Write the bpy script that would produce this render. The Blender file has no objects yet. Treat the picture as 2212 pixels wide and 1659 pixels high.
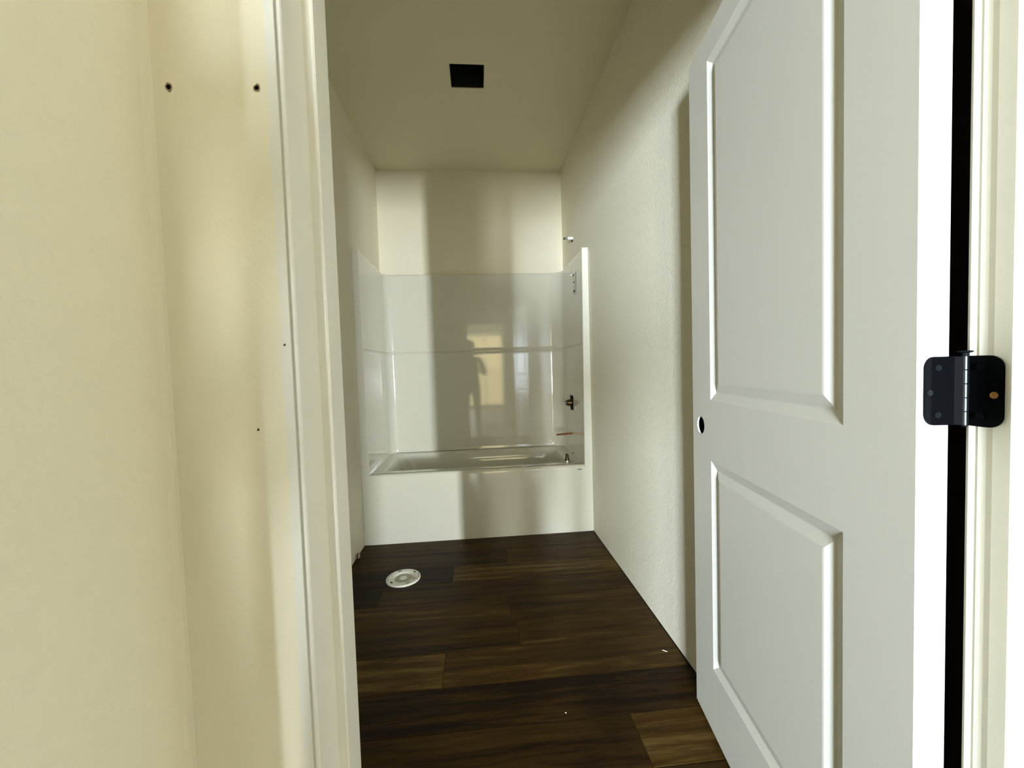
import bpy, bmesh, math, random
from mathutils import Vector, Matrix
random.seed(7)
PI = math.pi
scene = bpy.context.scene
C = scene.collection

# ------------------------------------------------------------------ camera
F, YAW, PITCH, ROLL, CAMZ = 872.1, .0840, -.0405, -.0310, 1.119
cy, sy, cp, sp, cr, sr = math.cos(YAW), math.sin(YAW), math.cos(PITCH), math.sin(PITCH), math.cos(ROLL), math.sin(ROLL)
fwd = Vector((sy*cp, cy*cp, sp)); rt0 = Vector((cy, -sy, 0)); up0 = rt0.cross(fwd)
rt = rt0*cr + up0*sr; up = up0*cr - rt0*sr
camd = bpy.data.cameras.new('camera'); cam = bpy.data.objects.new('camera', camd); C.objects.link(cam)
camd.sensor_fit = 'HORIZONTAL'; camd.sensor_width = 36.0; camd.lens = F/2212*36.0
camd.clip_start = .01; camd.clip_end = 60
M = Matrix((rt, up, -fwd)).transposed().to_4x4(); M.translation = (0, 0, CAMZ); cam.matrix_world = M
scene.camera = cam

# ------------------------------------------------------------------ world, daylight through the windows, exposure
w = bpy.data.worlds.new('world'); scene.world = w; w.use_nodes = True
w.node_tree.nodes['Background'].inputs[0].default_value = (.62, .78, 1, 1)
w.node_tree.nodes['Background'].inputs[1].default_value = .05
vs = scene.view_settings
vs.view_transform = 'Standard'; vs.look = 'None'; vs.gamma = 1.0; vs.exposure = 0.0; vs.use_curve_mapping = False
YW = -6.0                                       # the window wall of the room behind the photographer
WINDOWS = [  # x0, x1, z0, z1 : wide window, plain window, glazed door to a shaded porch, narrow side window
    (-1.95, -1.05, .50, 2.0), (-.90, -.42, .35, 1.55), (-.30, .80, .03, 2.25), (2.58, 2.84, .45, 2.05)]
# daylight per window: from the sky (upper part) and from the ground outside (below the horizon), in watts and tint
DAYLIGHT = [((890, (.86, 1, 1.18)), (700, (.88, 1, 1.10))), ((85, (.90, 1, 1.05)), (170, (.98, 1, .90))),
            ((22, (1.2, 1, .52)), (22, (1.2, 1, .52))), ((118, (.85, 1, 1.2)), (785, (.93, 1, 1.03)))]
def daylight(loc, rot, sx, sy, watts, col):
    ld = bpy.data.lights.new('daylight', 'AREA'); ld.shape = 'RECTANGLE'; ld.size = sx; ld.size_y = sy; ld.energy = watts; ld.color = col
    lo = bpy.data.objects.new('daylight', ld); C.objects.link(lo); lo.location = loc; lo.rotation_euler = rot
HORIZON = 1.25
for (x0, x1, z0, z1), (sky, gnd) in zip(WINDOWS, DAYLIGHT):
    for a, b, (e, c) in ((z0+.02, HORIZON, gnd), (HORIZON, z1-.02, sky)):
        daylight(((x0+x1)/2, YW-.08, (a+b)/2), (PI/2, 0, 0), x1-x0-.04, b-a, e, c)

# ------------------------------------------------------------------ materials
def mat(name, col, rough=.5, metal=0, spec=.5, coat=0, bump=None, noise=None, rust=None):
    """bump=(scale, strength, detail, distance) ; noise=(scale, amount) for slight tonal variation"""
    m = bpy.data.materials.new(name); m.use_nodes = True
    nt = m.node_tree; b = nt.nodes['Principled BSDF']
    b.inputs['Base Color'].default_value = (*col, 1); b.inputs['Roughness'].default_value = rough
    b.inputs['Metallic'].default_value = metal; b.inputs['Specular IOR Level'].default_value = spec
    b.inputs['Coat Weight'].default_value = coat; b.inputs['Coat Roughness'].default_value = .04
    geo = nt.nodes.new('ShaderNodeNewGeometry')
    if noise:
        n = nt.nodes.new('ShaderNodeTexNoise'); n.inputs['Scale'].default_value = noise[0]; n.inputs['Detail'].default_value = 4
        nt.links.new(geo.outputs['Position'], n.inputs['Vector'])
        mx = nt.nodes.new('ShaderNodeMix'); mx.data_type = 'RGBA'
        mx.inputs[6].default_value = (*[c*(1-noise[1]) for c in col], 1); mx.inputs[7].default_value = (*[min(1, c*(1+noise[1])) for c in col], 1)
        nt.links.new(n.outputs['Fac'], mx.inputs[0]); nt.links.new(mx.outputs[2], b.inputs['Base Color'])
    if bump:
        n2 = nt.nodes.new('ShaderNodeTexNoise'); n2.inputs['Scale'].default_value = bump[0]; n2.inputs['Detail'].default_value = bump[2]
        nt.links.new(geo.outputs['Position'], n2.inputs['Vector'])
        bp = nt.nodes.new('ShaderNodeBump'); bp.inputs['Strength'].default_value = bump[1]; bp.inputs['Distance'].default_value = bump[3]
        nt.links.new(n2.outputs['Fac'], bp.inputs['Height']); nt.links.new(bp.outputs['Normal'], b.inputs['Normal'])
    return m

CREAM = (.865, .81, .645)
M_wall = mat('cream_paint', CREAM, .6, spec=.3, bump=(95, .55, 5, .0028), noise=(3, .03))
M_wallsmooth = mat('cream_paint_smooth', CREAM, .55, spec=.3, bump=(260, .16, 3, .0012), noise=(4, .03))
M_dimwall = mat('darkened_unseen_wall', (.56, .53, .46), .8, spec=.2)  # grey for the unseen walls, darkened to cut bounce light in the hall
M_ceil = mat('ceiling_paint', (.81, .745, .53), .7, spec=.2, bump=(140, .25, 4, .0015))
M_white = mat('white_trim_paint', (.90, .875, .785), .38, spec=.4, bump=(420, .08, 2, .001), noise=(8, .015))
M_door = mat('white_door_paint', (.86, .84, .74), .42, spec=.4, bump=(500, .05, 2, .001), noise=(5, .012))
M_tub = mat('white_gelcoat', (.74, .715, .61), .06, spec=.5, coat=.25, bump=(9, .02, 2, .004))
M_black = mat('black_metal', (.0016, .0018, .0026), .55, metal=0, spec=.03, bump=(300, .1, 2, .0005))
M_steel = mat('grey_steel', (.42, .46, .47), .33, metal=.85)
M_barrel = mat('worn_black_steel', (.10, .115, .12), .28, metal=.9)
M_copper = mat('copper', (.36, .12, .055), .28, metal=1)
M_brass = mat('dark_brass', (.09, .06, .03), .35, metal=.8)
M_pvc = mat('white_pvc', (.90, .89, .80), .38, noise=(60, .05))
M_pvcdirt = mat('grey_pvc', (.50, .49, .40), .5, noise=(160, .35))
M_hole = mat('dark_void', (.006, .005, .004), .9, spec=0)
M_rust = mat('rusty_screw_hole', (.30, .14, .025), .8, noise=(300, .4))
M_screw = mat('dark_screw', (.006, .0075, .009), .5, spec=.06)
M_gypsum = mat('torn_gypsum', (.30, .24, .13), .9)
M_sub = mat('subfloor', (.035, .024, .014), .6)
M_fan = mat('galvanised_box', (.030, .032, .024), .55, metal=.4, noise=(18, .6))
M_print = mat('black_print', (.01, .008, .008), .6)
M_label = mat('clear_white_label', (.78, .76, .68), .4)
M_pink = mat('pinkish_cap', (.62, .42, .36), .5)
M_chip = mat('pale_wood_chip', (.80, .74, .60), .7)
M_shirt = mat('dark_grey_knit', (.035, .034, .036), .9, bump=(400, .3, 2, .002))
M_jeans = mat('navy_denim', (.02, .025, .045), .9, bump=(500, .3, 2, .002))
M_skin = mat('skin', (.52, .33, .24), .5)
M_hair = mat('dark_hair', (.02, .014, .01), .6)
M_shoe = mat('black_shoe', (.012, .012, .012), .6)
M_eyew = mat('eye_white', (.75, .74, .70), .3)
M_glassb = mat('black_glass', (.01, .01, .012), .08, spec=.6)

def wall_front_mat():
    # cream wall with a strip of white trim paint brushed over the drywall edge beside the door frame
    m = M_wallsmooth.copy(); m.name = 'cream_paint_with_trim_overlap'
    nt = m.node_tree; b = nt.nodes['Principled BSDF']
    src = b.inputs['Base Color'].links[0].from_socket
    geo = [n for n in nt.nodes if n.type == 'NEW_GEOMETRY'][0]
    sep = nt.nodes.new('ShaderNodeSeparateXYZ'); nt.links.new(geo.outputs['Position'], sep.inputs[0])
    cmb = nt.nodes.new('ShaderNodeCombineXYZ')
    mz = nt.nodes.new('ShaderNodeMath'); mz.operation = 'MULTIPLY'; mz.inputs[1].default_value = .35
    nt.links.new(sep.outputs['Z'], mz.inputs[0]); nt.links.new(mz.outputs[0], cmb.inputs['Z']); nt.links.new(sep.outputs['X'], cmb.inputs['X'])
    n = nt.nodes.new('ShaderNodeTexNoise'); n.inputs['Scale'].default_value = 45; n.inputs['Detail'].default_value = 5
    nt.links.new(cmb.outputs[0], n.inputs['Vector'])
    a = nt.nodes.new('ShaderNodeMath'); a.operation = 'MULTIPLY_ADD'; a.inputs[1].default_value = .006
    nt.links.new(n.outputs['Fac'], a.inputs[0]); nt.links.new(sep.outputs['X'], a.inputs[2])
    mr = nt.nodes.new('ShaderNodeMapRange'); mr.inputs['From Min'].default_value = -.1585; mr.inputs['From Max'].default_value = -.1570
    nt.links.new(a.outputs[0], mr.inputs['Value'])
    lt = nt.nodes.new('ShaderNodeMath'); lt.operation = 'LESS_THAN'; lt.inputs[1].default_value = -.10
    nt.links.new(sep.outputs['X'], lt.inputs[0])
    ly = nt.nodes.new('ShaderNodeMath'); ly.operation = 'LESS_THAN'; ly.inputs[1].default_value = .36
    nt.links.new(sep.outputs['Y'], ly.inputs[0])
    mu = nt.nodes.new('ShaderNodeMath'); mu.operation = 'MULTIPLY'; nt.links.new(lt.outputs[0], mu.inputs[0]); nt.links.new(mr.outputs[0], mu.inputs[1])
    mu2 = nt.nodes.new('ShaderNodeMath'); mu2.operation = 'MULTIPLY'; nt.links.new(mu.outputs[0], mu2.inputs[0]); nt.links.new(ly.outputs[0], mu2.inputs[1])
    mx = nt.nodes.new('ShaderNodeMix'); mx.data_type = 'RGBA'; mx.inputs[7].default_value = (.83, .82, .74, 1)
    nt.links.new(mu2.outputs[0], mx.inputs[0]); nt.links.new(src, mx.inputs[6]); nt.links.new(mx.outputs[2], b.inputs['Base Color'])
    return m
M_wallfront = wall_front_mat()

def plank_mat():
    m = bpy.data.materials.new('dark_wood_plank'); m.use_nodes = True; nt = m.node_tree; b = nt.nodes['Principled BSDF']
    L = nt.links.new; N = nt.nodes.new
    oi = N('ShaderNodeObjectInfo'); tc = N('ShaderNodeTexCoord')
    off = N('ShaderNodeVectorMath'); off.operation = 'ADD'
    sc = N('ShaderNodeVectorMath'); sc.operation = 'MULTIPLY'; sc.inputs[1].default_value = (1.3, 17, 1)
    sepc = N('ShaderNodeSeparateColor'); L(oi.outputs['Color'], sepc.inputs[0])
    mo = N('ShaderNodeMath'); mo.operation = 'MULTIPLY'; mo.inputs[1].default_value = 37; L(sepc.outputs[1], mo.inputs[0])
    cb = N('ShaderNodeCombineXYZ'); L(mo.outputs[0], cb.inputs[0]); L(mo.outputs[0], cb.inputs[1]); L(mo.outputs[0], cb.inputs[2])
    L(tc.outputs['Object'], sc.inputs[0]); L(sc.outputs[0], off.inputs[0]); L(cb.outputs[0], off.inputs[1])
    n1 = N('ShaderNodeTexNoise'); n1.inputs['Scale'].default_value = 1.6; n1.inputs['Detail'].default_value = 5; n1.inputs['Roughness'].default_value = .6; n1.inputs['Distortion'].default_value = .5
    L(off.outputs[0], n1.inputs['Vector'])
    n2 = N('ShaderNodeTexNoise'); n2.inputs['Scale'].default_value = 9; n2.inputs['Detail'].default_value = 6; L(off.outputs[0], n2.inputs['Vector'])
    mixn = N('ShaderNodeMath'); mixn.operation = 'MULTIPLY_ADD'; mixn.inputs[1].default_value = .28; L(n2.outputs['Fac'], mixn.inputs[0]); L(n1.outputs['Fac'], mixn.inputs[2])
    tone = N('ShaderNodeMath'); tone.operation = 'ADD'; L(mixn.outputs[0], tone.inputs[0]); L(sepc.outputs[0], tone.inputs[1])
    rmp = N('ShaderNodeValToRGB'); e = rmp.color_ramp.elements
    e[0].position = .765; e[0].color = (.011, .0045, .0006, 1); e[1].position = 1.0; e[1].color = (.26, .165, .05, 1)
    k = rmp.color_ramp.elements.new(.875); k.color = (.064, .033, .005, 1)
    mr = N('ShaderNodeMapRange'); mr.inputs['From Min'].default_value = .55; mr.inputs['From Max'].default_value = 1.75; mr.inputs['To Min'].default_value = .70; mr.inputs['To Max'].default_value = 1.06
    L(tone.outputs[0], mr.inputs['Value']); L(mr.outputs[0], rmp.inputs[0]); L(rmp.outputs[0], b.inputs['Base Color'])
    b.inputs['Roughness'].default_value = .5; b.inputs['Specular IOR Level'].default_value = .12
    bp = N('ShaderNodeBump'); bp.inputs['Strength'].default_value = .25; bp.inputs['Distance'].default_value = .001
    L(n2.outputs['Fac'], bp.inputs['Height']); L(bp.outputs['Normal'], b.inputs['Normal'])
    return m
M_plank = plank_mat()

# ------------------------------------------------------------------ mesh helpers
class MB:
    def __init__(s): s.v = []; s.f = []
    def poly(s, pts):
        i = len(s.v); s.v += [tuple(p) for p in pts]; s.f.append(tuple(range(i, i+len(pts)))); return s
    def box(s, x0, x1, y0, y1, z0, z1):
        i = len(s.v)
        s.v += [(x0,y0,z0),(x1,y0,z0),(x1,y1,z0),(x0,y1,z0),(x0,y0,z1),(x1,y0,z1),(x1,y1,z1),(x0,y1,z1)]
        s.f += [tuple(i+k for k in q) for q in ((0,3,2,1),(4,5,6,7),(0,1,5,4),(1,2,6,5),(2,3,7,6),(3,0,4,7))]; return s
    def loft(s, rings, close=True, cap0=False, cap1=False):
        n = len(rings[0]); i0 = len(s.v)
        for r in rings: s.v += [tuple(p) for p in r]
        for a in range(len(rings)-1):
            for k in range(n if close else n-1):
                k2 = (k+1) % n; A = i0+a*n; B = A+n
                s.f.append((A+k, A+k2, B+k2, B+k))
        if cap0: s.f.append(tuple(i0+k for k in range(n))[::-1])
        if cap1: s.f.append(tuple(i0+(len(rings)-1)*n+k for k in range(n)))
        return s
    def prism(s, pts, z0, z1):            # plan outline extruded upwards
        return s.loft([[(x, y, z0) for x, y in pts], [(x, y, z1) for x, y in pts]], True, True, True)
    def revolve(s, prof, o=(0,0,0), axis='z', seg=32, cap0=True, cap1=True):
        R = []
        for r, h in prof:
            ring = []
            for k in range(seg):
                a = 2*PI*k/seg; p = (r*math.cos(a), r*math.sin(a), h)
                if axis == 'x': p = (p[2], p[0], p[1])
                if axis == 'y': p = (p[0], p[2], p[1])
                ring.append((o[0]+p[0], o[1]+p[1], o[2]+p[2]))
            R.append(ring)
        return s.loft(R, True, cap0, cap1)
    def tube(s, pts, r, seg=12):
        pts = [Vector(p) for p in pts]; R = []; n0 = None
        for i, p in enumerate(pts):
            t = (pts[min(i+1, len(pts)-1)]-pts[max(i-1, 0)]).normalized()
            n0 = (Vector((0,0,1)) if abs(t.z) < .9 else Vector((1,0,0))) if n0 is None else n0
            n = (n0 - t*n0.dot(t)).normalized(); b = t.cross(n); n0 = n
            rr = r[i] if isinstance(r, (list, tuple)) else r
            R.append([p + (n*math.cos(2*PI*k/seg)+b*math.sin(2*PI*k/seg))*rr for k in range(seg)])
        return s.loft(R, True, True, True)
    def build(s, name, m, parent=None, smooth=False, bevel=0, weld=True, loc=None, angle=35):
        bm = bmesh.new(); vs_ = [bm.verts.new(v) for v in s.v]
        for f in s.f:
            try: bm.faces.new([vs_[i] for i in f])
            except ValueError: pass
        if weld: bmesh.ops.remove_doubles(bm, verts=bm.verts, dist=1e-6)
        bmesh.ops.recalc_face_normals(bm, faces=bm.faces)
        if bevel:
            es = [e for e in bm.edges if len(e.link_faces) == 2 and e.calc_face_angle(0) > math.radians(40)]
            bmesh.ops.bevel(bm, geom=es, offset=bevel, segments=2, profile=.6, affect='EDGES', clamp_overlap=True)
        if smooth:
            for f in bm.faces: f.smooth = True
            for e in bm.edges:
                if len(e.link_faces) == 2 and e.calc_face_angle(0) > math.radians(angle): e.smooth = False
        me = bpy.data.meshes.new(name); bm.to_mesh(me); bm.free()
        if m: me.materials.append(m)
        o = bpy.data.objects.new(name, me); C.objects.link(o)
        if parent: o.parent = parent
        if loc: o.location = loc
        return o
def empty(name, loc=(0,0,0), rz=0, parent=None):
    o = bpy.data.objects.new(name, None); o.empty_display_size = .05; C.objects.link(o); o.location = loc; o.rotation_euler = (0,0,rz)
    if parent: o.parent = parent
    return o
def tag(o, label, cat, group=None):
    o['label'] = label; o['category'] = cat
    if group: o['group'] = group
    return o
def struct(o, label=None, cat=None):
    o['kind'] = 'structure'
    if label: o['label'] = label
    if cat: o['category'] = cat
    return o

# ------------------------------------------------------------------ the place: dimensions in metres
XL, XR, YT, YB, HC = -.765, .748, 2.642, 3.398, 2.743      # bathroom: side walls, tub front, back wall, ceiling
Y0, Y1 = .350, .466                                          # door wall: hall face, bathroom face
JL, JR, HEAD = -.150, .6257, 2.052                           # inner faces of the door frame
HXL = -.252                                                  # hall wall beside the door
E_ = 1.7                                                     # half width of hall

# walls of the bathroom
struct(MB().box(XR, XR+.1, Y1, YB+.1, 0.0, HC).build('wall_right', M_wall), 'pale painted bathroom wall behind the open door', 'wall')
struct(MB().box(XL-.1, XL, Y1, YB+.1, 0.0, HC).build('wall_left', M_wall), 'pale painted bathroom wall left of the bathtub', 'wall')
struct(MB().box(XL, XR, YB, YB+.1, 0.0, HC).build('wall_back', M_wallsmooth), 'cream back wall above the tub surround', 'wall')
m = MB()
m.box(-E_, JL-.019, Y0+.0015, Y1, 0, HC); m.box(JL-.019, JL-.0035, Y0, Y0+.0015, 0, HC); m.box(-E_, JL-.019, Y0, Y0+.0015, 0, HC)
m.box(JR+.019, E_, Y0, Y1, 0, HC); m.box(JL-.019, JR+.019, Y0, Y1, HEAD+.019, HC)
wf = struct(m.build('wall_front', M_wallfront, weld=False), 'narrow strip of cream wall with nail holes beside the door frame', 'wall')
struct(MB().box(.690, XR, Y1+.001, .640, 0, 2.3).build('gap_blocker', mat('gap_blocker_dark', (.022, .016, .009), .9, spec=.1)), 'added gap-darkening stud in the corner behind the door', 'blocker')  # unseen dark post, added only to keep the hinge gap black
# hall and the room behind the photographer
struct(MB().box(HXL-.1, HXL, -.15, Y0, 0, HC).build('wall_hall', M_wall), 'cream textured hall wall meeting the door wall', 'wall')
MB().prism([(HXL, Y0), (HXL+.0045, Y0), (HXL+.0022, Y0-.0012), (HXL+.0010, Y0-.0030), (HXL, Y0-.0060)], 0, HC).build('caulk_bead', M_wallsmooth, [o for o in C.objects if o.name == 'wall_hall'][0])
struct(MB().box(-E_, HXL-.1, -.15, -.05, 0, HC).build('wall_hall_return', M_wall), 'cream wall turning away behind the hall corner', 'wall')
struct(MB().box(-E_-.1, -E_, -2, -.15, 0, HC).build('wall_hall_left', M_dimwall), 'darkened unseen wall at the left end of the hall', 'wall')
struct(MB().box(E_, E_+.1, -2, Y1, 0, HC).build('wall_hall_right', M_dimwall), 'darkened unseen wall at the right end of the hall', 'wall')
m = MB(); yp0, yp1 = -2.1, -2.0
for x0, x1, z0 in ((-3.2, -.55, 0), (-.55, .56, 2.10), (.56, 1.12, 0), (1.12, 1.68, 2.06), (1.68, 3.6, 0)): m.box(x0, x1, yp0, yp1, z0, HC)
struct(m.build('wall_partition', M_dimwall, weld=False), 'darkened unseen partition wall with two openings behind the photographer', 'wall')
struct(MB().box(-3.3, -3.2, YW, yp1, 0, HC).build('wall_room_left', M_dimwall), 'left wall of the room behind the photographer', 'wall')
struct(MB().box(3.6, 3.7, YW, yp1, 0, HC).build('wall_room_right', M_dimwall), 'right wall of the room behind the photographer', 'wall')
m = MB(); xs = -3.3
for x0, x1, z0, z1 in WINDOWS:
    m.box(xs, x0, YW-.1, YW, 0, HC); m.box(x0, x1, YW-.1, YW, z1, HC)
    if z0 > .1: m.box(x0, x1, YW-.1, YW, 0, z0)
    xs = x1
m.box(xs, 3.7, YW-.1, YW, 0, HC)
struct(m.build('wall_windows', M_dimwall, weld=False), 'window wall of the room behind the photographer', 'wall')
for i, (x0, x1, z0, z1) in enumerate(WINDOWS):
    r = struct(empty('window_%d' % (i+1), ((x0+x1)/2, YW, z0)), ('white framed wide window', 'white framed plain window', 'white framed glazed porch door', 'white framed narrow side window')[i]+' in the room behind the photographer', 'window')
    hw, h = (x1-x0)/2, z1-z0
    m = MB().box(-hw, -hw+.04, -.07, .01, 0, h).box(hw-.04, hw, -.07, .01, 0, h).box(-hw+.04, hw-.04, -.07, .01, 0, .04).box(-hw+.04, hw-.04, -.07, .01, h-.04, h)
    m.build('window_frame', M_white, r, weld=False)
    if i in (0, 2): MB().box(-.02, .02, -.05, 0, .04, h-.04).build('mullion', M_white, r)

# ceiling with a cut-out for the fan
FX0, FX1, FY0, FY1 = -.095, .0918, 2.230, 2.414
m = MB(); z0, z1 = HC, HC+.02
m.box(-3.3, FX0, YW-.1, YB+.1, z0, z1); m.box(FX1, 3.7, YW-.1, YB+.1, z0, z1); m.box(FX0, FX1, YW-.1, FY0, z0, z1); m.box(FX0, FX1, FY1, YB+.1, z0, z1)
struct(m.build('ceiling', M_ceil, weld=False), 'plain painted ceiling with a square fan cut-out', 'ceiling')
fb = tag(empty('fan_housing', ((FX0+FX1)/2, (FY0+FY1)/2, HC+.004)), 'dark empty square fan housing set into the bathroom ceiling', 'fan box')
hx, hy = (FX1-FX0)/2-.001, (FY1-FY0)/2-.001
MB().box(-hx, hx, -hy, hy, .18, .184).box(-hx, -hx+.002, -hy, hy, 0, .18).box(hx-.002, hx, -hy, hy, 0, .18).box(-hx+.002, hx-.002, -hy, -hy+.002, 0, .18).box(-hx+.002, hx-.002, hy-.002, hy, 0, .18).build('box_shell', M_fan, fb, weld=False)
MB().revolve([(.040, 0), (.040, .004), (.034, .004), (.034, .0005)], (-.012, hy-.0065, .11), 'y', 24).build('duct_collar', M_fan, fb, smooth=True)
MB().tube([(.045, .02, .178), (.05, .0, .14), (.065, -.03, .11), (.07, -.05, .06)], .004, 8).build('wire', M_screw, fb, smooth=True)

# floor slab and planks
fl = struct(MB().box(-3.3, 3.7, YW-.1, YB+.1, -.06, -.008).build('floor', M_sub), 'floor of dark brown wood-look planks', 'floor')
PW, G = .177, .0006
def plank(x0, x1, y0, y1, tone):
    c = ((x0+x1)/2, (y0+y1)/2, 0); a, b, e = (x1-x0)/2-G/2, (y1-y0)/2-G/2, .0012
    m = MB(); rings = []
    for ins, z in ((0, -.008), (0, -e), (e, 0)):
        rings.append([(-a+ins, -b+ins, z), (a-ins, -b+ins, z), (a-ins, b-ins, z), (-a+ins, b-ins, z)])
    m.loft(rings, True, True, True)
    o = m.build('plank', M_plank, fl, loc=c); o.color = (tone, random.random(), 0, 1); return o
# bathroom rows: (row index from y=1.217, joints in x, tones of the pieces)
rows = {-4: ([.30], [.25, .15]), -3: ([-.25], [.2, .4]), -2: ([.10], [.2, .3]), -1: ([.449], [.34, .50]), 0: ([-.45], [.12, .20]), 1: ([-.164], [.56, .42]), 2: ([.134], [.34, .40]),
        3: ([.113], [.42, .34]), 4: ([-.52], [.16, .32]), 5: ([-.172], [.14, .52]), 6: ([.137], [.26, .42]), 7: ([.395], [.36, .34])}
for k, (js, tones) in rows.items():
    y0 = 1.217+PW*k; y1 = y0+PW
    if y0 < Y1: y0 = Y1
    if y1 > YT+.03: y1 = YT+.03
    xs = [XL+.002]+js+[XR-.004]
    for i in range(len(xs)-1): plank(xs[i], xs[i+1], y0, y1, tones[i])
for k in range(-18, -3):
    y0 = 1.217+PW*k; y1 = min(y0+PW, Y1)
    if k >= -4: continue
    xa, xb = (JL-.001, JR+.001) if y0 >= Y0 else (-E_+.002, E_-.002)
    if y0 < Y0 < y1: y1 = Y0
    x = xa; j = xa + random.uniform(.4, 1.2)
    while x < xb-.01:
        j = min(j, xb); j = xb if xb-j < .15 else j
        plank(x, j, y0, y1, random.choice((.15, .3, .45))); x = j; j += 1.22
plank(JL+.001, JR-.001, Y0, Y1, .3)

# ------------------------------------------------------------------ door frame
t1 = struct(empty('trim_1', ((JL+JR)/2, (Y0+Y1)/2, 0)), 'white painted door frame with narrow stop around the bathroom doorway', 'door frame')
ox, oy = (JL+JR)/2, (Y0+Y1)/2
def pl(pts): return [(x-ox, y-oy) for x, y in pts]
S0, S1 = .400, .4235
r_ = .0025
MB().prism(pl([(JL-.018, Y0+.0045), (JL-r_, Y0+.0045), (JL-.0007, Y0+.0052), (JL, Y0+.0045+r_), (JL, Y1-.002), (JL-.002, Y1), (JL-.018, Y1)]), 0, HEAD).build('jamb', M_white, t1)
MB().prism(pl([(JR+.018, Y0+.0045), (JR+r_, Y0+.0045), (JR, Y0+.0045+r_), (JR, .4400), (JR-.0022, .4445), (JR-.0022, .4530), (JR-.0002, .4545), (JR-.0018, .4580), (JR-.0024, .4625), (JR-.001, Y1), (JR+.018, Y1)]), 0, HEAD).build('jamb', M_white, t1)
MB().box(JL-.018-ox, JR+.018-ox, Y0+.0045-oy, Y1-oy, HEAD, HEAD+.018).build('head_jamb', M_white, t1)
MB().prism(pl([(JL, S0), (JL+.0078, S0), (JL+.0093, S0+.0015), (JL+.0093, S1+.012), (JL, S1+.012)]), 0, HEAD-.011).build('stop', M_white, t1)
MB().prism(pl([(JR, S0-.012), (JR-.0135, S0-.012), (JR-.015, S0-.0105), (JR-.015, .4131), (JR, .4131)]), 0, HEAD-.011).build('stop', M_white, t1)
MB().box(JL-ox, JR-ox, S0-oy, S1-oy, HEAD-.011, HEAD).build('stop', M_white, t1)

# nail holes torn into the wall
for x, z, s in ((-.2355, 1.3491, .0030), (-.1691, 1.3501, .0030), (-.1828, 1.0741, .0011), (-.1583, 1.1436, .0010)):
    o = MB(); n = 9; R = []
    for rr, h in ((1.15, .0001), (.95, -.0003), (.75, -.0002)):
        R.append([(s*rr*math.cos(2*PI*k/n)*(.85+.15*math.sin(k*2.3+x*90)), h, s*rr*math.sin(2*PI*k/n)*(1.1+.2*math.cos(k*1.7+x*50))) for k in range(n)])
    o.loft(R, True, False, True)
    nh = o.build('nail_hole', M_gypsum, wf, loc=(x, Y0-.00005, z))
    q = MB().loft([[(.95*a, -.00028, .8*b) for a, _, b in R[2]], [(.5*a, -.0003, .45*b) for a, _, b in R[2]]], True, False, True).build('pit', M_hole, nh)

# ------------------------------------------------------------------ the open door
AL, DW, DT, DZ0, DZ1 = .1492, .762, .039, .015, 2.027
HXY = (.5683, .4784)
door = struct(empty('door_1', (*HXY, 0), PI/2-AL), 'white two-panel door standing open against the right wall', 'door')
s1, s2, z1_, z2_, z3_, z4_, zb = .1262, .6310, 1.008, .8331, .2125, 1.9513, .9264
def slab():
    m = MB(); S = [0, s1, s2, DW]; Z = [DZ0, z3_, z2_, zb-.05, zb+.05, z1_, z4_, DZ1]; n = 32; hr = .0265; hs = DW-.060
    for y in (0, -DT):
        for i in range(3):
            for j in range(7):
                if i == 1 and j in (1, 5): continue
                if i == 2 and j == 3:
                    cx, cz = hs, zb; ring = []; sq = []
                    for k in range(n):
                        a = 2*PI*k/n; dx, dz = math.cos(a), math.sin(a); ring.append((cx+hr*dx, y, cz+hr*dz))
                        ts = []
                        if dx > 1e-9: ts.append((DW-cx)/dx)
                        if dx < -1e-9: ts.append((s2-cx)/dx)
                        if dz > 1e-9: ts.append(.05/dz)
                        if dz < -1e-9: ts.append(-.05/dz)
                        t = min(ts); sq.append((cx+dx*t, y, cz+dz*t))
                    m.loft([sq, ring], True)
                    for X, Zc in ((s2, zb-.05), (s2, zb+.05), (DW, zb-.05), (DW, zb+.05)):   # corner triangles
                        near = sorted(sq, key=lambda p: (p[0]-X)**2+(p[2]-Zc)**2)
                        pa = min((p for p in sq if abs(p[0]-X) < 1e-6), key=lambda p: abs(p[2]-Zc)); pb = min((p for p in sq if abs(p[2]-Zc) < 1e-6), key=lambda p: abs(p[0]-X))
                        m.poly([(X, y, Zc), pa, pb])
                else:
                    m.poly([(S[i], y, Z[j]), (S[i+1], y, Z[j]), (S[i+1], y, Z[j+1]), (S[i], y, Z[j+1])])
    m.poly([(0, 0, DZ0), (0, -DT, DZ0), (0, -DT, DZ1), (0, 0, DZ1)]); m.poly([(DW, 0, DZ0), (DW, -DT, DZ0), (DW, -DT, DZ1), (DW, 0, DZ1)])
    m.poly([(0, 0, DZ0), (DW, 0, DZ0), (DW, -DT, DZ0), (0, -DT, DZ0)]); m.poly([(0, 0, DZ1), (DW, 0, DZ1), (DW, -DT, DZ1), (0, -DT, DZ1)])
    for ya, yb_ in ((0, -.0045), (-DT, -DT+.0045)): m.loft([[(hs+hr*math.cos(2*PI*k/n), y, zb+hr*math.sin(2*PI*k/n)) for k in range(n)] for y in (ya, yb_)], True)
    return m
slab().build('slab', M_door, door)
def panel(za, zc):
    m = MB()
    for sg, y in ((1, 0), (-1, -DT)):
        R = []
        for ins, d in ((0, 0), (.003, .0012), (.0220, .0070), (.0245, .0070), (.046, .0012), (.050, .0008)):
            yy = y-sg*d; a, b, c, e = s1+ins, s2-ins, za+ins, zc-ins
            R.append([(a, yy, c), (b, yy, c), (b, yy, e), (a, yy, e)])
        m.loft(R, True, False, True)
    return m.build('panel', M_door, door)
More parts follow.
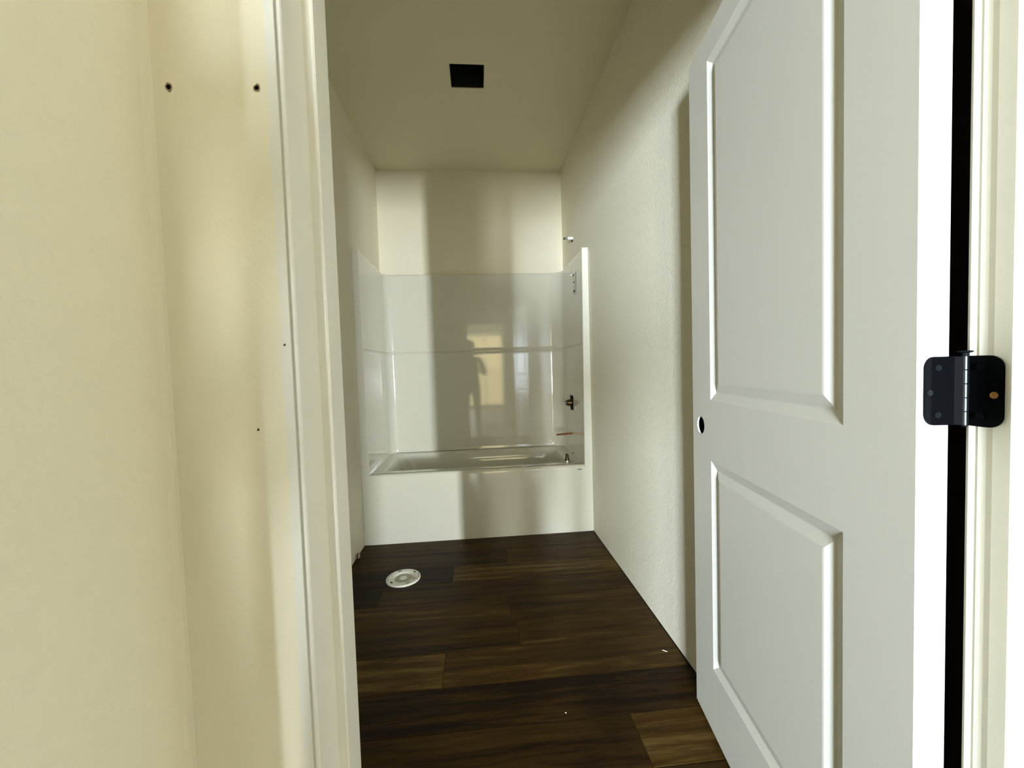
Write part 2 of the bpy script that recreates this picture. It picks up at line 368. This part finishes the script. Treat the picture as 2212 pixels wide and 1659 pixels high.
panel(z3_, z2_); panel(z1_, z4_)
hs = DW-.060
MB().revolve([(.0266, -.0046), (.032, -.0050), (.032, -.0340), (.0266, -.0344)], (hs, 0, zb), 'y', 28, False, False).build('bore_cavity', M_hole, door, smooth=True)
MB().revolve([(.0318, 0), (.0318, -.002)], (hs, -.031, zb), 'y', 28).build('bore_backing', M_hole, door)
MB().revolve([(.010, 0), (.010, .012), (.006, .014)], (hs+.004, -.026, zb+.006), 'y', 16).build('latch_core', M_screw, door, smooth=True)

def rounded_leaf(wd, h, r, th, n=6):       # flat leaf, rounded on the far end; x from 0 to wd, z centred, thickness along y
    pts = [(0, -h/2)]
    for cx, cz, a0 in ((wd-r, -h/2+r, -PI/2), (wd-r, h/2-r, 0)):
        for k in range(n+1):
            a = a0+PI/2*k/n; pts.append((cx+r*math.cos(a), cz+r*math.sin(a)))
    pts.append((0, h/2))
    return MB().loft([[(x, 0, z) for x, z in pts], [(x, th, z) for x, z in pts]], True, True, True)
inv = Matrix.Rotation(-(PI/2-AL), 4, 'Z') @ Matrix.Translation((-HXY[0], -HXY[1], 0))
PINW = Vector((.6207, .4655, 0))
def hinge(zc, main):
    h = empty('hinge', (0, 0, 0), 0, door)
    p = inv @ Vector((PINW.x, PINW.y, zc)); h.location = p; h.rotation_euler = (0, 0, -(PI/2-AL))
    # hinge frame: axes as the world, origin at the pin
    a = MB()
    dl = rounded_leaf(.050, .0889, .0150, .0022)
    # door leaf lies on the door's hinge edge, reaching left
    d0 = Vector((HXY[0]+DT*math.cos(AL), HXY[1]-DT*math.sin(AL))); ang = PI-AL   # direction along the edge towards the left
    o = dl.build('leaf', M_black, h); e0 = d0 - Vector((math.cos(ang), math.sin(ang)))*.006 - PINW.xy
    o.location = (e0.x, e0.y-.0006, 0); o.rotation_euler = (0, 0, ang); o.scale = (.74, 1, 1)
    MB().prism([(e0.x-.004, e0.y-.0010), (0, -.0036), (.002, -.0010), (e0.x-.004, e0.y+.0015)], -.0440, .0440).build('leaf_bend', M_black, h)
    MB().prism([(-.0015, -.0034), (JR-.0050-PINW.x, -.004), (JR-.0030-PINW.x, 0), (.0, .001)], -.0440, .0440).build('leaf_bend', M_black, h)
    j = rounded_leaf(.0385, .0889, .0150, .0022).build('leaf', M_black, h); j.location = (JR-.0030-PINW.x, .0015, 0); j.rotation_euler = (0, 0, -PI/2)
    for i in range(5):
        z = -.0445+i*.0178
        MB().revolve([(.0034, z+.0003), (.0038, z+.0008), (.0038, z+.0170), (.0034, z+.0175)], seg=16).build('knuckle', M_barrel, h, smooth=True)
    MB().revolve([(.0032, -.0460), (.0034, .0445), (.0034, .0480), (.0072, .0492), (.0078, .0502), (.0070, .0512), (.003, .0514)], seg=16).build('pin', M_screw, h, smooth=True)
    for i, (q, z) in enumerate(((.012, .030), (.022, -.002), (.012, -.031))):       # screws in the door leaf
        c = e0 + Vector((math.cos(ang), math.sin(ang)))*(.010+q)
        s = MB().revolve([(.0042, 0), (.0040, -.0006), (.002, -.0003)], (0, 0, 0), 'y', 14).build('screw', M_screw, h, smooth=True)
        s.location = (c.x, c.y-.0032, z); s.rotation_euler = (0, 0, -AL)
    for i, (q, z) in enumerate(((.016, .031), (.030, -.004), (.016, -.031))):
        rust = main and i == 1
        s = MB().revolve([(.0042, 0), (.0040, -.0005), (.0018, -.0002)], (0, 0, 0), 'x', 14).build('screw_hole' if rust else 'screw', M_rust if rust else M_black, h, smooth=True)
        s.location = (JR-.0030-PINW.x-.0024, -q, z)
    return h
for i, zc in enumerate((1.0716, 1.86, .28)): hinge(zc, i == 0)

# ------------------------------------------------------------------ one-piece tub and shower surround
ZR, ZS = .4546, 1.892
tub = tag(empty('tub_shower_unit', ((XL+XR)/2, YT, 0)), 'glossy white one-piece bathtub and shower surround filling the alcove', 'bathtub')
tx, ty = (XL+XR)/2, YT
def path(xl, xr, yb, yf, rl, rr_, tap=0.0, n=10):
    """open U path in plan: front left -> back left corner -> back right corner -> front right; the ends taper a little towards the back"""
    xb, xe = xl+tap, xr-tap
    P = [(xl-tap+(2*tap)*k/8, yf+(yb-rl-yf)*k/8) for k in range(8)]
    for k in range(n+1):
        a = PI-PI/2*k/n; P.append((xb+rl+rl*math.cos(a), yb-rl+rl*math.sin(a)))
    for k in range(1, 8): P.append((xb+rl+(xe-xb-rl-rr_)*k/8, yb))
    for k in range(n+1):
        a = PI/2-PI/2*k/n; P.append((xe-rr_+rr_*math.cos(a), yb-rr_+rr_*math.sin(a)))
    for k in range(1, 9): P.append((xe+2*tap*k/8, yb-rr_+(yf-yb+rr_)*k/8))
    return P
rings = []
ZG = 1.263
for z, gd in ((ZR+.001, 0), (ZR+.016, .004), (ZR+.03, .004), (ZG-.03, .004), (ZG-.012, .004), (ZG-.006, .001), (ZG-.0015, .0085), (ZG+.0015, .0085), (ZG+.006, .003), (ZG+.012, .005), (ZG+.03, .005), (ZS-.025, .005), (ZS-.010, .005), (ZS-.003, .008), (ZS, .012)):
    t = (z-ZR)/(ZS-ZR); g = gd
    xl = -.7110-.007*t-g; xr = .6930+.013*t+g; yb = 3.326+.006*t+g
    rings.append([(x-tx, y-ty, z) for x, y in path(xl, xr, yb, YT+.004, .06, .10)])
top = []
for (x, y, z) in rings[-1]:     # top ledge runs back to the walls
    X, Y = x+tx, y+ty
    if X < -.64: X = XL+.001
    elif X > .60: X = XR-.001
    if y+ty > 3.27: Y = YB-.001
    top.append((X-tx, Y-ty, ZS))
rings.append(top)
MB().loft(rings, False).build('surround_wall', M_tub, tub, smooth=True, angle=50)
for sx, xa, xb0, xb1 in ((-1, XL+.001, -.7135, -.7195), (1, XR-.001, .6935, .7080)):
    a0, b0, b1 = xa-tx, xb0-tx, xb1-tx
    R = []
    for (z, b) in ((ZR-.03, b0), (ZR+.03, b0), (ZS-.004, b1), (ZS, b1)):
        q = .003
        R.append([(a0, .004, z), (a0, -.010, z), (b-sx*-q, -.010, z), (b, -.007, z), (b, .006, z)])
    MB().loft(R, True, True, True).build('flange', M_tub, tub, smooth=True, angle=30)
# apron with rolled top edge
prof = [(.02, 0), (-.004, 0), (-.006, .03), (-.0065, .22), (-.0065, ZR-.022), (-.004, ZR-.009), (.002, ZR-.002), (.010, ZR), (.03, ZR)]
R = [[(XL+.001-tx, y, z) for y, z in prof], [(XL+.06-tx, y-.002, z) for y, z in prof], [(XR-.06-tx, y-.002, z) for y, z in prof], [(XR-.001-tx, y, z) for y, z in prof]]
MB().loft([list(p) for p in R], False).build('apron', M_tub, tub, smooth=True, angle=60)
# basin
def rr(xl, xr, ya, yb, r, z, n=7):
    P = []
    for cx, cy_, a0 in ((xr-r, yb-r, 0), (xl+r, yb-r, PI/2), (xl+r, ya+r, PI), (xr-r, ya+r, 3*PI/2)):
        for k in range(n+1):
            a = a0+PI/2*k/n; P.append((cx+r*math.cos(a)-tx, cy_+r*math.sin(a)-ty, z))
    return P
R = [rr(-.7125, .693, YT+.02, 3.316, .004, ZR), rr(-.655, .622, YT+.085, 3.275, .07, ZR), rr(-.645, .612, YT+.094, 3.268, .075, ZR-.004), rr(-.637, .606, YT+.100, 3.262, .08, ZR-.015),
     rr(-.60, .595, YT+.112, 3.25, .09, .36), rr(-.53, .580, YT+.125, 3.235, .10, .22), rr(-.46, .565, YT+.14, 3.22, .11, .13), rr(-.40, .53, YT+.17, 3.19, .10, .10), rr(-.2, .4, YT+.25, 3.1, .08, .095)]
MB().loft(R, True, False, True).build('basin', M_tub, tub, smooth=True, angle=60)
# bits fixed to the unit
MB().loft([[(.66+.0205*math.cos(2*PI*k/20)-tx, -.0088-.0006*h, .4248+.0055*math.sin(2*PI*k/20)) for k in range(20)] for h in (0, 1)], True, True, True).build('maker_badge', M_steel, tub)
bd = [o for o in tub.children if o.name.startswith('maker_badge')][0]
MB().box(.652-tx, .668-tx, -.0099, -.0094, .4230, .4262).build('print_line', M_print, bd)
MB().box(-.0015, 0, -.017, .017, -.0035, .0035).build('clip', M_print, tub, loc=(.6915-tx, 2.955-ty, .4655))
lb = empty('warning_label', (.7045-tx, 2.845-ty, 1.725), 0, tub)
MB().box(-.0006, 0, -.028, .028, -.095, .06).build('label_sheet', M_label, lb)
MB().box(-.0011, -.0006, -.022, .022, -.086, -.068).build('print_block', M_print, lb)
MB().box(-.0011, -.0006, -.022, .022, -.018, -.009).build('print_bar', M_print, lb)
for k in range(5): MB().box(-.0010, -.0006, -.018, .018, -.056+k*.007, -.0545+k*.007).build('print_line', M_pvcdirt, lb)
MB().loft([[(-.001-.022*t*t, -.022+.03*t, .075-.075*t*(1-s)*.6+.0*s-.03*s) for t in (0, .25, .5, .75, 1)] for s in (0, .5, 1)], False).build('curled_corner', M_white, lb, smooth=True)
MB().box(-.0012, -.0006, .004, .022, .030, .062).build('print_mark', M_print, lb)

# ------------------------------------------------------------------ plumbing
vx = .6998
v = tag(empty('shower_valve', (vx, 2.985, .842)), 'black shower valve body with square plate on the right surround wall', 'valve')
MB().box(-.0035, -.0005, -.040, .040, -.054, .054).build('plate', M_black, v, bevel=.001)
MB().revolve([(.026, -.0035), (.026, -.012), (.024, -.034), (.019, -.036), (.019, -.046)], axis='x', seg=20).build('valve_body', M_brass, v, smooth=True)
MB().revolve([(.008, -.046), (.008, -.056), (.005, -.057), (.005, -.066)], axis='x', seg=14).build('stem', M_steel, v, smooth=True)
MB().revolve([(.004, 0), (.004, -.003)], (-.034, -.021, .004), 'x', 10).build('screw', M_steel, v, smooth=True)
sp_ = tag(empty('spout_pipe', (.698, 3.0, .606)), 'bare copper pipe stub sticking out of the right surround wall above the tub', 'pipe')
MB().tube([(-.0005, 0, 0), (-.05, -.001, -.0015), (-.118, -.002, -.004)], .0072, 14).build('pipe', M_copper, sp_, smooth=True, angle=50)
MB().revolve([(.0055, 0), (.0055, -.0006)], (-.118, -.002, -.004), 'x', 12).build('pipe_end', M_print, sp_)
sa = tag(empty('shower_arm_stub', (XR, 3.03, 2.077)), 'short white shower pipe stub on the wall above the surround', 'pipe')
MB().tube([(-.0005, 0, 0), (-.04, 0, .0005)], .0115, 16).build('pipe', M_pvc, sa, smooth=True, angle=50)
MB().tube([(-.041, 0, .0005), (-.058, 0, .0005)], .0085, 14).build('threaded_end', M_steel, sa, smooth=True, angle=50)
MB().tube([(-.059, 0, -.001), (-.070, 0, -.003)], .0075, 12).build('plug', M_brass, sa, smooth=True, angle=50)
MB().box(-.012, -.0005, -.008, .008, -.024, -.012).build('pipe_clip', M_print, sa)
dr = tag(empty('drain_fitting', (.597, 2.733, .4617)), 'small dark brass drain fitting at the right end of the tub', 'drain')
MB().revolve([(.004, .052), (.009, .045), (.014, .018), (.017, .006), (.017, 0)], seg=20).build('cone', M_brass, dr, smooth=True)
MB().revolve([(.0195, .004), (.0205, 0), (.0205, -.006)], seg=20).build('collar', M_steel, dr, smooth=True)
MB().revolve([(.016, 0), (.014, .0025)], (.040, .012, -.0045), 'z', 18).build('washer', M_pvcdirt, dr, smooth=True)

# toilet flange on the floor
tf = tag(empty('toilet_flange', (-.437, 2.180, 0)), 'white round toilet flange ring on the dark plank floor', 'toilet flange')
MB().revolve([(.0555, .004), (.0555, .008), (.058, .0095), (.088, .0085), (.0905, .006), (.0905, 0)], seg=48, cap0=False).build('ring', M_pvc, tf, smooth=True, angle=40)
MB().revolve([(.0545, .002), (.0545, .0065), (.050, .0065), (.047, .0035), (.020, .0030), (.018, .006), (.001, .0065)], seg=40).build('knockout_cap', M_pvc, tf, smooth=True, angle=40)
MB().revolve([(.0465, .0037), (.020, .0034)], seg=32, cap0=False, cap1=False).build('dirt_patch', M_pvcdirt, tf)
def arc(r0, r1, a0, a1, z0, z1, n=8):
    return MB().loft([[(r*math.cos(a0+(a1-a0)*k/n), r*math.sin(a0+(a1-a0)*k/n), z) for k in range(n+1)] for r, z in ((r0, z0), (r0, z1), (r1, z1), (r1, z0))], False)
for a in (.75, 2.0, 3.9, 5.2): arc(.069, .077, a-.13, a+.13, .0085, .0096).build('bolt_slot', M_print, tf)
for a in (.2, .38, 2.75, 2.95, 3.2, 3.45, -.05, -.35):
    MB().revolve([(.0032, .0088), (.0030, .0094)], (.081*math.cos(a), .081*math.sin(a), 0), seg=10).build('screw_hole', M_print, tf)
arc(.052, .0725, -.55, -.15, .0088, .0098).build('dirt_patch', M_pvcdirt, tf)
MB().loft([[(.02, -.066, .0097), (.038, -.05, .0097), (.046, -.055, .0097), (.034, -.072, .0097)], [(.02, -.066, .0101), (.038, -.05, .0101), (.046, -.055, .0101), (.034, -.072, .0101)]], True, True, True).build('dirt_patch', M_pvcdirt, tf)

# capped supply stub low on the left wall
su = tag(empty('supply_stub', (XL, 2.452, .018)), 'pinkish capped water stub low on the left wall near the floor', 'pipe')
MB().revolve([(.014, .0005), (.014, .020), (.012, .022)], axis='x', seg=18).build('cap', M_pink, su, smooth=True, angle=40)
arc(.015, .0175, .3, PI-.1, 0, 0).f
m = MB().tube([(.012, .016*math.cos(a), .016*math.sin(a)) for a in [PI*k/10 for k in range(11)]], .0028, 8); m.build('ring', M_print, su, smooth=True)

# debris on the planks
def chip(name, p0, p1, wd, label):
    a, b = Vector((*p0, 0)), Vector((*p1, 0)); c = (a+b)/2; d = b-a; L = d.length/2
    o = MB().loft([[(-L, 0, .0006)]*4, [(-L*.4, -wd, .0003), (-L*.4, wd, .0003), (-L*.4, wd*.6, .0022), (-L*.4, -wd*.6, .0022)], [(L*.5, -wd*.8, .0003), (L*.5, wd*.8, .0003), (L*.5, wd*.5, .0018), (L*.5, -wd*.5, .0018)], [(L, 0, .0006)]*4], True).build(name, M_chip, loc=(c.x, c.y, 0))
    o.rotation_euler = (0, 0, math.atan2(d.y, d.x)); return tag(o, label, 'debris')
chip('wood_splinter', (.678, 1.481), (.697, 1.466), .0013, 'pale thin wood splinter on the floor near the open door')
chip('paint_crumb', (.243, 1.2435), (.2485, 1.243), .0016, 'tiny pale crumb in the middle of the dark floor')

# ------------------------------------------------------------------ the photographer, seen mirrored in the surround
def person():
    px, py = -.12, -.42
    B = []; R = []; E = []
    def add(p, r, par=None):
        B.append((px+p[0], py+p[1], p[2])); R.append(r if isinstance(r, tuple) else (r, r)); i = len(B)-1
        if par is not None: E.append((par, i))
        return i
    pel = add((0, 0, .84), (.150, .105)); wst = add((0, .01, .96), (.150, .115), pel); bel = add((0, .015, 1.06), (.150, .110), wst); chest = add((0, 0, 1.20), (.150, .095), bel)
    clav = add((0, -.005, 1.285), (.085, .065), chest); nk = add((0, .0, 1.335), (.050, .050), clav); nk2 = add((0, .015, 1.375), (.048, .048), nk)
    jaw = add((0, .040, 1.415), (.058, .062), nk2); mid = add((0, .030, 1.475), (.074, .088), jaw); crn = add((0, .022, 1.535), (.066, .078), mid); topp = add((0, .02, 1.57), (.035, .04), crn)
    tips = {}
    for s in (-1, 1):
        hip = add((s*.085, 0, .76), (.088, .092), pel); kn = add((s*.095, .012, .44), (.058, .060), hip); ca = add((s*.10, -.012, .30), (.050, .054), kn); an = add((s*.105, -.015, .075), (.034, .036), ca)
        heel = add((s*.106, -.02, .035), (.034, .034), an); ball = add((s*.115, .085, .032), (.040, .028), heel); toe = add((s*.118, .135, .026), (.034, .024), ball)
        sh = add((s*.155, -.005, 1.265), (.055, .055), clav)
        el = (-.235, .08, 1.02) if s < 0 else (.245, .08, 1.02)
        hd = (-.020, .325, 1.088) if s < 0 else (.135, .325, 1.088)
        up_ = add((s*.20, .04, 1.16), (.046, .046), sh); e = add(el, (.038, .038), up_)
        fm = add(tuple(el[k]*.45+hd[k]*.55 for k in range(3)), (.034, .033), e); wr = add(hd, (.024, .021), fm)
        pm = add((hd[0]-s*.002, hd[1]+.040, hd[2]+.012), (.030, .018), wr); tips[s] = (pm, B[pm])
        for k, (dz, ln) in enumerate(((.030, .030), (.012, .034), (-.008, .032), (-.026, .025))):
            bx, by, bz = hd[0]-s*.002, hd[1]+.055, hd[2]+.014
            f0 = add((bx+s*.006, by+.004, bz+dz), .0095, pm); f1 = add((bx-s*.006, by+ln*.55, bz+dz*1.12), .0085, f0); f2 = add((bx-s*(.008+ln*.5), by+ln*.62, bz+dz*1.12), .0075, f1)
        t0 = add((hd[0]-s*.020, hd[1]+.030, hd[2]+.020), .0110, pm); t2 = add((hd[0]-s*.038, hd[1]+.036, hd[2]+.036), .0095, t0)
    me = bpy.data.meshes.new('tmp'); me.from_pydata(B, E, []); ob = bpy.data.objects.new('tmp', me); C.objects.link(ob)
    md = ob.modifiers.new('s', 'SKIN'); md.use_smooth_shade = True
    for i, sv in enumerate(me.skin_vertices[0].data): sv.radius = R[i]; sv.use_root = (i == 0)
    ob.modifiers.new('d', 'SUBSURF').levels = 2
    dg = bpy.context.evaluated_depsgraph_get(); nm = bpy.data.meshes.new_from_object(ob.evaluated_get(dg)); bpy.data.objects.remove(ob)
    nm.materials.clear()
    for mm in (M_shirt, M_jeans, M_skin, M_shoe): nm.materials.append(mm)
    for p in nm.polygons:
        c = p.center; p.use_smooth = True
        if c.z < .07: p.material_index = 3
        elif c.z < .88: p.material_index = 1
        elif c.z > 1.335 and abs(c.x-px) < .1: p.material_index = 2
        elif c.y-py > .315: p.material_index = 2
        else: p.material_index = 0
    root = empty('person', (px, py, 0))
    tag(root, 'person in dark clothes holding a phone, mirrored in the glossy surround', 'person')
    nm.transform(Matrix.Translation((-px, -py, 0)))
    root.scale = (1, 1, 1.04); nm.name = 'body'; b = bpy.data.objects.new('body', nm); C.objects.link(b); b.parent = root
    # hair, eyes, nose, ears, mouth
    hr = []
    for i in range(9):
        th = PI*.62*i/8; ring = []
        for k in range(24):
            a = 2*PI*k/24; cut = 1.0 if math.sin(a) < .35 else .62
            t = th*cut; ring.append((.090*math.sin(t)*math.cos(a), .018+.104*math.sin(t)*math.sin(a), 1.475+.118*math.cos(t)))
        hr.append(ring)
    MB().loft(hr, True).build('hair', M_hair, root, smooth=True, angle=80)
    for s in (-1, 1):
        e = MB().revolve([(.0, -.012), (.008, -.009), (.0115, 0), (.008, .009), (0, .012)], seg=14).build('eye', M_eyew, root, smooth=True, loc=(s*.030, .101, 1.478))
        MB().revolve([(.005, 0), (.004, .0012)], (0, .0108, 0), 'y', 12).build('iris', M_print, e)
        MB().revolve([(.004, -.028), (.014, -.02), (.018, 0), (.016, .018), (.005, .03)], (0, 0, 0), seg=12).build('ear', M_skin, root, smooth=True, loc=(s*.080, .015, 1.470)).scale = (.45, 1, 1)
        MB().box(-.016, .016, -.003, .003, -.003, .003).build('eyebrow', M_hair, root, loc=(s*.031, .112, 1.500))
    MB().loft([[(-.004, 0, .03), (.004, 0, .03), (.004, -.01, .03), (-.004, -.01, .03)], [(-.008, .012, .01), (.008, .012, .01), (.008, -.01, .01), (-.008, -.01, .01)], [(-.014, .020, -.008), (.014, .020, -.008), (.014, -.01, -.008), (-.014, -.01, -.008)], [(-.010, .006, -.016), (.010, .006, -.016), (.010, -.01, -.016), (-.010, -.01, -.016)]], True, True, True).build('nose', M_skin, root, smooth=True, angle=80, loc=(0, .108, 1.458))
    MB().revolve([(0, -.022), (.005, -.012), (.006, 0), (.005, .012), (0, .022)], axis='x', seg=10).build('mouth', M_pink, root, smooth=True, loc=(0, .101, 1.420))
person()
ph = tag(empty('phone', (-.058, -.014, 1.119)), 'black phone held sideways in both hands by the mirrored person', 'phone')
MB().box(-.073, .073, -.004, .004, -.0355, .0355).build('phone_body', M_black, ph, bevel=.0025)
MB().box(-.070, .070, -.0046, -.0041, -.033, .033).build('screen', M_glassb, ph)
MB().revolve([(.007, .0041), (.007, .0062), (.005, .0064)], (.058, 0, 0), 'y', 18).build('lens', M_glassb, ph, smooth=True)
